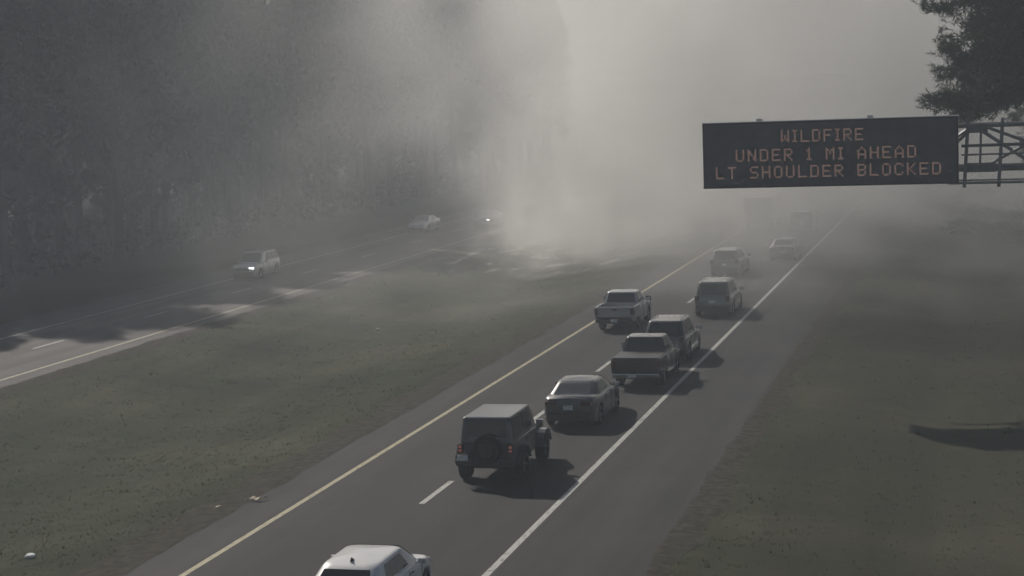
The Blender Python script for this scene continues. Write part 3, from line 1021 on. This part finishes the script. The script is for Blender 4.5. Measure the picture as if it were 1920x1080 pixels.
def pickup(name, label, loc, rz, mat, H=1.88, W=2.00, L=5.55, cover=True, R=0.39, lit=False, hitch=False):
    t = thing(name, label, 'pickup truck', loc, rz, 'vehicles on the highway')
    y0, y1 = -L / 2, L / 2
    yr, yf = y0 + 1.18, y1 - 1.0
    yc = y0 + 1.78                        # back of the cab
    zr = 1.20                             # bed rail
    top = [(yc - 0.04, 1.16), (yc + 0.3, 1.16), (y1 - 1.5, 1.16), (y1 - 1.2, 1.15), (y1 - 0.3, 1.08), (y1 - 0.05, 1.0), (y1, 0.9)]
    plan = [(yc - 0.05, 1.0), (y1 - 1.0, 1.0), (y1 - 0.4, 0.97), (y1, 0.90)]
    # one shell for the cab and nose, one for the load bed
    link('body', loft_body((yc + 0.01, y1), W - 0.02, 0.34, -99, yf, R, top, plan=plan), t, mat)
    bt = [(y0, zr), (yc - 0.02, zr)]
    bp = [(y0, 0.975), (y0 + 0.1, 0.99), (yc, 0.99)]
    link('load_bed', loft_body((y0 + 0.04, yc - 0.03), W, 0.42, yr, -99, R, [(y0, 0.72), (yc, 0.72)], shoulder=0.05, plan=bp, side_tuck=0.005, flat_top=True), t, mat)
    for s in (1, -1):
        link('bed_side', box_mesh('bed_side', (s * (W / 2 - 0.055), (y0 + yc) / 2 + 0.005, (0.66 + zr) / 2), (0.10, yc - y0 - 0.09, zr - 0.66), bev=0.03), t, mat)
    link('bed_front', box_mesh('bed_front', (0, yc - 0.075, (0.74 + zr) / 2), (W - 0.22, 0.06, zr - 0.74)), t, mat)
    tg = link('tailgate', box_mesh('tailgate', (0, y0 + 0.075, (0.62 + zr) / 2), (W - 0.215, 0.07, zr - 0.62), bev=0.02), t, mat)
    link('tailgate_handle', box_mesh('tgh', (0, y0 + 0.035, zr - 0.13), (0.26, 0.03, 0.07), bev=0.01), tg, 'plastic_black')
    if cover:
        link('bed_cover', box_mesh('cover', (0, (y0 + yc) / 2 + 0.01, zr + 0.018), (W - 0.12, yc - y0 - 0.10, 0.035), bev=0.012), t, 'bed_liner')
    else:
        link('bed_liner', box_mesh('liner', (0, (y0 + yc) / 2 + 0.01, 0.755), (W - 0.24, yc - y0 - 0.26, 0.03)), t, 'bed_liner')
    base = (W / 2 - 0.07, yc + 0.03, y1 - 1.32, 1.14)
    roof = (W / 2 - 0.25, yc + 0.22, y1 - 2.12, H - 0.05)
    link('cab', cabin_mesh(base, roof, 0.04, 0.16), t, mat)
    cabin_panes(t, base, roof, ((0.06, 0.40), (0.43, 0.80)), rear=(0.08, 0.92, 0.14, 0.88))
    wheels(t, W, yr, yf, R, 0.27, R * 0.60)
    mirrors(t, W / 2 - 0.02, y1 - 1.85, 1.26, 'plastic_black', (0.24, 0.12, 0.22))
    link('bumper', box_mesh('bumper', (0, y0 - 0.055, 0.55), (W * 0.94, 0.17, 0.19), bev=0.04), t, 'chrome' if hitch else 'plastic_black')
    link('bumper', box_mesh('bumper', (0, y1 + 0.02, 0.55), (W * 0.88, 0.18, 0.24), bev=0.05), t, 'plastic_black')
    link('grille', box_mesh('grille', (0, y1 - 0.01, 0.86), (W * 0.6, 0.06, 0.26), bev=0.02), t, 'plastic_black')
    for s in (1, -1):
        lamp(t, 'taillight', (s * (W / 2 - 0.09), y0 + 0.035, 0.98), (0.16, 0.09, 0.34), 'tail_lit' if lit else 'tail_red')
        lamp(t, 'headlight', (s * (W / 2 - 0.22), y1 - 0.03, 0.88), (0.28, 0.12, 0.20), 'lamp_clear')
    lamp(t, 'licence_plate', (-0.12 if hitch else 0, y0 - 0.148, 0.56), (0.32, 0.025, 0.15), 'plate', 0.004)
    if hitch:
        link('tow_hitch', bar_mesh('hitch', (0.0, y0 - 0.05, 0.44), (0.0, y0 - 0.33, 0.44), 0.035), t, 'chrome')
    link('undercarriage', box_mesh('under', (0, 0, 0.44), (W * 0.5, L * 0.86, 0.16)), t, 'plastic_black')
    handles(t, W - 0.02, (yc + 0.75, yc + 1.75), 1.04)
    door_gaps(t, W - 0.02, (yc + 0.85, yc + 1.95), 0.5, 1.10)
    return t

def jeep(loc, rz):
    t = thing('off_road_car', 'boxy dark off-road car with spare wheel on its tailgate, second from the bottom', 'car', loc, rz, 'vehicles on the highway')
    m = 'paint_charcoal'
    W, R, yr, yf = 1.60, 0.41, -1.12, 1.32
    top = [(-1.86, 1.14), (0.55, 1.14), (0.70, 1.14), (0.82, 1.13), (1.95, 1.06), (2.0, 0.98)]
    plan = [(-1.86, 0.97), (-1.7, 1.0), (0.6, 1.0), (0.75, 0.95), (1.95, 0.78), (2.0, 0.76)]
    link('body', loft_body((-1.86, 2.0), W, 0.50, yr, yf, R, top, shoulder=0.06, plan=plan, side_tuck=0.01), t, m)
    base = (0.755, -1.80, 0.86, 1.12)
    roof = (0.665, -1.72, 0.42, 1.80)
    link('hardtop', cabin_mesh(base, roof, 0.025, 0.07), t, 'hardtop')
    cabin_panes(t, base, roof, ((0.05, 0.44), (0.50, 0.84)), rear=(0.10, 0.90, 0.22, 0.90))
    wheels(t, 1.86, yr, yf, R, 0.27, 0.23, 'rim_black')
    for s in (1, -1):
        for y in (yr, yf):
            bm = bmesh.new()
            for k in range(7):
                a, b = PI * (0.08 + 0.84 * k / 7), PI * (0.08 + 0.84 * (k + 1) / 7)
                q = R + 0.12
                p0, p1 = Vector((0, math.cos(a) * q * 1.1, math.sin(a) * q)), Vector((0, math.cos(b) * q * 1.1, math.sin(b) * q))
                c = (p0 + p1) / 2
                d = p1 - p0
                add_box(bm, (s * 0.835, y + c.y, R + c.z), (0.21, d.length * 1.08, 0.035), rot=(math.atan2(d.z, d.y), 0, 0))
            link('fender_flare', bm_mesh('flare', bm), t, 'plastic_black' if y == yr else m)
        lamp(t, 'taillight', (s * 0.71, -1.89, 0.98), (0.15, 0.09, 0.24), 'plastic_black')
        for zz in (0.93, 1.03):
            lamp(t, 'taillight_lens', (s * 0.71, -1.938, zz), (0.085, 0.016, 0.055), 'tail_lit', 0.004)
        lamp(t, 'headlight', (s * 0.42, 2.0, 0.92), (0.2, 0.08, 0.2), 'lamp_clear', 0.04)
    # spare wheel on the tailgate
    ty, ri = wheel_meshes(0.40, 0.25, 0.22)
    ri = ri.copy()
    ri.materials.append(MATS['rim_black'])
    sp = link('spare_wheel', ty, t, loc=(0.06, -2.02, 0.98), rot=(0, 0, PI / 2))
    link('rim', ri, sp)
    link('bumper', box_mesh('bumper', (0, -1.98, 0.62), (1.62, 0.20, 0.17), bev=0.04), t, 'plastic_black')
    link('bumper', box_mesh('bumper', (0, 2.13, 0.62), (1.60, 0.20, 0.18), bev=0.04), t, 'plastic_black')
    link('grille', box_mesh('grille', (0, 2.0, 0.90), (0.5, 0.05, 0.3), bev=0.02), t, m)
    lamp(t, 'licence_plate', (-0.60, -2.09, 0.76), (0.30, 0.025, 0.15), 'plate', 0.004)
    mirrors(t, 0.78, 0.62, 1.24, 'chrome', (0.20, 0.10, 0.20))
    door_gaps(t, W, (-0.52, 0.60), 0.56, 1.10)
    handles(t, W, (-0.36,), 1.0)
    link('undercarriage', box_mesh('under', (0, 0, 0.50), (0.8, 3.5, 0.16)), t, 'plastic_black')
    return t

def box_truck(loc, rz):
    t = thing('box_truck', 'pale box truck dissolving in the smoke, farthest up the queue', 'truck', loc, rz, 'vehicles on the highway')
    link('cargo_box', box_mesh('cargo', (0, -0.9, 1.78), (2.3, 4.6, 1.96), bev=0.04), t, 'paint_silver')
    link('rear_door', box_mesh('rear_door', (0, -3.21, 1.75), (2.0, 0.04, 1.75)), t, 'paint_grey')
    link('frame', box_mesh('frame', (0, 0.2, 0.68), (1.0, 6.2, 0.22)), t, 'plastic_black')
    link('body', loft_body((1.5, 3.6), 2.05, 0.45, -99, 2.75, 0.42, [(1.5, 1.4), (2.6, 1.38), (3.4, 1.2), (3.6, 1.0)], plan=[(1.5, 1), (3.2, 0.97), (3.6, 0.86)]), t, 'paint_white')
    base, roof = (0.95, 1.5, 2.85, 1.36), (0.82, 1.55, 2.1, 2.12)
    link('cab', cabin_mesh(base, roof, 0.04, 0.15), t, 'paint_white')
    cabin_panes(t, base, roof, ((0.12, 0.75),), rear_on=False)
    wheels(t, 2.2, -1.8, 2.75, 0.42, 0.28)
    link('bumper', box_mesh('bumper', (0, -3.3, 0.6), (2.2, 0.14, 0.14), bev=0.02), t, 'plastic_black')
    for s in (1, -1):
        lamp(t, 'taillight', (s * 0.95, -3.27, 0.8), (0.2, 0.06, 0.12), 'tail_red')
    mirrors(t, 1.02, 2.55, 1.6, 'plastic_black', (0.2, 0.1, 0.34))
    return t

sedan('sedan', 'white sedan with black roof fin cut by the bottom edge', (-13.15, 37.0, 0), 0.0, 'paint_white', fin=True, H=1.48, roof_y=(-1.2, 0.55))
jp = jeep((-14.05, 52.3, 0), 0.0)
jp.scale = (1.08, 1.1, 1.1)
ds = sedan('sedan', 'dark glossy sedan with sky reflection painted into rear window between off-road car and pickup', (-13.55, 61.5, 0), 0.0, 'paint_black', H=1.46)
ds.scale = (1.04, 1.04, 1.06)
pickup('pickup_truck', 'black pickup truck with covered bed and shiny tow hitch behind the dark sedan', (-12.78, 70.1, 0), 0.0, 'paint_black', hitch=True, W=1.92, L=5.3, H=1.84)
suv('sport_utility_car', 'dark sport utility car with grey roof half hidden by the black pickup', (-12.85, 76.7, 0), 0.0, 'paint_charcoal', H=1.80)
suv('sport_utility_car', 'green-grey sport utility car alone in the right lane below the sign', (-13.0, 92.2, 0), 0.0, 'paint_green_grey', H=1.84, W=1.96, L=4.8, R=0.39)
pickup('pickup_truck', 'pale grey pickup truck on the yellow line, veiled by smoke', (-16.95, 87.0, 0), 0.0, 'paint_silver', cover=False, W=1.92, L=5.3, H=1.78)
suv('sport_utility_car', 'grey sport utility car straddling the lanes, faded by smoke', (-15.0, 111.9, 0), -0.03, 'paint_grey', H=1.72)
sedan('sedan', 'grey sedan almost lost in smoke beside the white line', (-12.6, 122.0, 0), 0.0, 'paint_grey', H=1.50)
suv('sport_utility_car', 'faint sport utility car beside the box truck in thick smoke', (-13.6, 146.5, 0), 0.0, 'paint_grey')
box_truck((-17.3, 150.0, 0), 0.0)
suv('sport_utility_car', 'silver sport utility car on the far carriageway in tree shade', (-47.2, 113.0, 0), PI, 'paint_silver', H=1.78, head=True)
sedan('sedan', 'pale sedan on the far carriageway against the dark wood', (-47.7, 153.0, 0), PI, 'paint_silver')
sedan('sedan', 'dark sedan with a bright headlight at the edge of the white smoke', (-43.4, 159.0, 0), PI, 'paint_grey', head=True)

# ------------------------------------------------------------------ litter on the median
def crumple(seed, r):
    rnd = random.Random(seed)
    bm = bmesh.new()
    bmesh.ops.create_icosphere(bm, subdivisions=2, radius=r)
    for v in bm.verts:
        n = mnoise.noise(v.co * (2.5 / r) + Vector((seed, 0, 0)))
        v.co = v.co * (1 + 0.45 * n + rnd.uniform(-.12, .12))
        v.co.z = max(v.co.z * 0.6, -r * 0.25)
    return bm_mesh('litter', bm)
for seed, x, y, r, mat, lab in ((1, -23.9, 41.2, 0.13, 'litter_white', 'crumpled white bag lying in the grass at the bottom corner of the median'),
                                (2, -20.98, 46.6, 0.09, 'litter_tan', 'small tan scrap on the dirt edge, left of the longer paper strip'),
                                (4, -31.2, 91.0, 0.10, 'litter_white', 'tiny pale scrap in the middle of the grass median')):
    tag(link('litter', crumple(seed, r), mat=mat, loc=(x, y, gz(x, y) + r * 0.35)), lab, 'litter', 'litter on the median')
v, f = [], []
for k in range(9):
    u = k / 8
    zz = 0.05 + 0.05 * (k % 2)
    v += [(0.62 * u - 0.05, 0.12 * math.sin(u * 7), zz), (0.62 * u + 0.02, 0.14 + 0.12 * math.sin(u * 7), zz + 0.03)]
for k in range(8):
    f.append((2 * k, 2 * k + 1, 2 * k + 3, 2 * k + 2))
st = link('paper_strip', py_mesh('paper_strip', v, f), mat='litter_tan', loc=(-20.42, 47.3, 0.0 + gz(-20.6, 47.3) + 0.03), rot=(0, 0, 0.5))
sol = st.modifiers.new('thick', 'SOLIDIFY')
sol.thickness = 0.008
tag(st, 'long creased paper strip beside the yellow line', 'litter', 'litter on the median')

# ------------------------------------------------------------------ haze and smoke
def volume_mat(name):
    m = bpy.data.materials.new(name)
    m.use_nodes = True
    nt = m.node_tree
    nt.nodes.clear()
    out = nt.nodes.new('ShaderNodeOutputMaterial')
    pv = nt.nodes.new('ShaderNodeVolumePrincipled')
    nt.links.new(pv.outputs[0], out.inputs['Volume'])
    MATS[name] = m
    return m, nt, pv
def stretch_gn(nt, vec, sx, sy, sz):
    n = nt.nodes.new('ShaderNodeVectorMath')
    n.operation = 'MULTIPLY'
    nt.links.new(vec, n.inputs[0])
    n.inputs[1].default_value = (sx, sy, sz)
    return n.outputs[0]
hm, hnt, hpv = volume_mat('haze')
hpv.inputs['Color'].default_value = (0.78, 0.86, 0.95, 1)
hpv.inputs['Density'].default_value = 0.0013
hpv.inputs['Anisotropy'].default_value = 0.15
haze = link('haze', box_mesh('haze', (0, 1250, 21.5), (4300, 2900, 51)), mat='haze')
tag(haze, 'thin grey smoke haze filling the air', 'haze', kind='stuff')

sm, snt, pv = volume_mat('smoke')
pv.inputs['Density'].default_value = 1.0
pv.inputs['Color'].default_value = (0.955, 0.947, 0.925, 1)
pv.inputs['Anisotropy'].default_value = 0.35
sm.cycles.volume_step_rate = 6.0
# the density is a field evaluated once into a fog grid
nt = bpy.data.node_groups.new('smoke_field', 'GeometryNodeTree')
nt.interface.new_socket('Geometry', in_out='OUTPUT', socket_type='NodeSocketGeometry')
go = nt.nodes.new('NodeGroupOutput')
co = nt.nodes.new('GeometryNodeInputPosition').outputs[0]
sep = nt.nodes.new('ShaderNodeSeparateXYZ')
nt.links.new(co, sep.inputs[0])
X, Y, Z = sep.outputs
warp = noise_node(nt, 0.04, 5, 0.62, co)
fine = noise_node(nt, 0.15, 4, 0.6, co)
n1 = mathn(nt, 'SUBTRACT', warp.outputs[0], 0.5)
n2 = mathn(nt, 'SUBTRACT', fine.outputs[0], 0.5)
M = lambda op, a, b=None, c=None: mathn(nt, op, a, b, c)
# ragged coordinates
Xw = M('MULTIPLY_ADD', n1, 17.0, X)
Xw = M('MULTIPLY_ADD', n2, 13.0, Xw)
Yw = M('MULTIPLY_ADD', n1, 40.0, Y)
# bank of smoke across the road, thickening with distance
rampy = sstep(nt, Yw, 64, 142)
bank = M('MULTIPLY', M('MULTIPLY', rampy, M('MULTIPLY_ADD', rampy, 0.7, 0.3)), sstep(nt, Xw, -47, -25))
rside = M('MAXIMUM', sstep(nt, Xw, -2, -9), sstep(nt, Z, 7, 13))
bank = M('MULTIPLY', bank, M('MULTIPLY_ADD', rside, 0.3, 0.7))
billow = sstep(nt, M('MULTIPLY_ADD', n2, 0.6, n1), -0.11, 0.11, 0.06, 1.9)
bank = M('MULTIPLY', M('MULTIPLY', bank, billow), 0.032)
bank = M('MULTIPLY', bank, sstep(nt, Z, 44, 22, 0.4, 1.0))
# column rising from the fire on the median
dx = M('ADD', M('MULTIPLY_ADD', Z, -0.30, Xw), 27.0)
dy = M('ADD', M('MULTIPLY_ADD', Z, -0.5, Yw), -140.0)
rad = M('MULTIPLY_ADD', Z, 0.36, 7.0)
d2 = M('DIVIDE', M('SQRT', M('ADD', M('MULTIPLY', dx, dx), M('MULTIPLY', M('MULTIPLY', dy, dy), 0.35))), rad)
colm = M('MULTIPLY', sstep(nt, d2, 1.4, 0.05), sstep(nt, M('MULTIPLY_ADD', n2, 1.5, n1), -0.10, 0.16, 0.05, 1.4))
colm = M('MULTIPLY', M('MULTIPLY', colm, sstep(nt, Z, 0, 9, 0.3, 1.0)), 0.030)
# smoke that has drifted in among the trees of the wood
wood = M('MULTIPLY', sstep(nt, Xw, -51, -64), sstep(nt, Z, 18, 5))
wood = M('MULTIPLY', M('MULTIPLY', wood, sstep(nt, Y, 60, 90)), 0.021)
dens = M('ADD', M('ADD', bank, colm), wood)
SMIN, SMAX = (-100, 62, -1.2), (30, 380, 44)
vc = nt.nodes.new('GeometryNodeVolumeCube')
nt.links.new(dens, vc.inputs['Density'])
vc.inputs['Min'].default_value = SMIN
vc.inputs['Max'].default_value = SMAX
for ax, k, res in (('X', 0, 1.3), ('Y', 1, 1.9), ('Z', 2, 1.2)):
    vc.inputs['Resolution ' + ax].default_value = int((SMAX[k] - SMIN[k]) / res)
stm = nt.nodes.new('GeometryNodeSetMaterial')
stm.inputs['Material'].default_value = sm
nt.links.new(vc.outputs[0], stm.inputs[0])
nt.links.new(stm.outputs[0], go.inputs[0])
smoke = link('smoke', box_mesh('smoke', (-24, 230, 22.5), (2, 2, 2)), mat='smoke')
md = smoke.modifiers.new('smoke_field', 'NODES')
md.node_group = nt
tag(smoke, 'pale billowing wildfire smoke rising from the median across the road', 'smoke', kind='stuff')

# ragged plumes close over the smouldering grass
nt = bpy.data.node_groups.new('plume_field', 'GeometryNodeTree')
nt.interface.new_socket('Geometry', in_out='OUTPUT', socket_type='NodeSocketGeometry')
go = nt.nodes.new('NodeGroupOutput')
co = nt.nodes.new('GeometryNodeInputPosition').outputs[0]
sep = nt.nodes.new('ShaderNodeSeparateXYZ')
nt.links.new(co, sep.inputs[0])
X, Y, Z = sep.outputs
pn = noise_node(nt, 0.30, 5, 0.68, stretch_gn(nt, co, 1.0, 0.6, 0.45))
pb = noise_node(nt, 0.09, 3, 0.5, stretch_gn(nt, co, 1.0, 0.6, 0.12))
a = M('SUBTRACT', pn.outputs[0], 0.5)
b_ = M('SUBTRACT', pb.outputs[0], 0.5)
Xw = M('ADD', M('MULTIPLY_ADD', a, 14.0, X), M('MULTIPLY', Z, -0.5))
Yp = M('MULTIPLY_ADD', a, 22.0, Y)
box = M('MULTIPLY', M('MULTIPLY', sstep(nt, Xw, -43, -26), sstep(nt, Xw, -15, -26)), M('MULTIPLY', sstep(nt, Yp, 114, 138), sstep(nt, Yp, 168, 148)))
core = sstep(nt, M('ADD', M('MULTIPLY_ADD', b_, 1.3, a), M('MULTIPLY', Z, -0.016)), 0.0, 0.17)
dens = M('MULTIPLY', M('MULTIPLY', M('MULTIPLY', box, core), sstep(nt, Z, 11, 1.0)), 0.16)
PMIN, PMAX = (-46, 108, -1.2), (-12, 170, 14)
vc = nt.nodes.new('GeometryNodeVolumeCube')
nt.links.new(dens, vc.inputs['Density'])
vc.inputs['Min'].default_value = PMIN
vc.inputs['Max'].default_value = PMAX
for ax, k, res in (('X', 0, 0.55), ('Y', 1, 0.9), ('Z', 2, 0.55)):
    vc.inputs['Resolution ' + ax].default_value = int((PMAX[k] - PMIN[k]) / res)
stm = nt.nodes.new('GeometryNodeSetMaterial')
stm.inputs['Material'].default_value = sm
nt.links.new(vc.outputs[0], stm.inputs[0])
nt.links.new(stm.outputs[0], go.inputs[0])
plume = link('ground_smoke', box_mesh('ground_smoke', (-30, 135, 1.5), (2, 2, 2)), mat='smoke')
md = plume.modifiers.new('plume_field', 'NODES')
md.node_group = nt
tag(plume, 'bright ragged plumes of smoke over the smouldering median grass', 'smoke', kind='stuff')
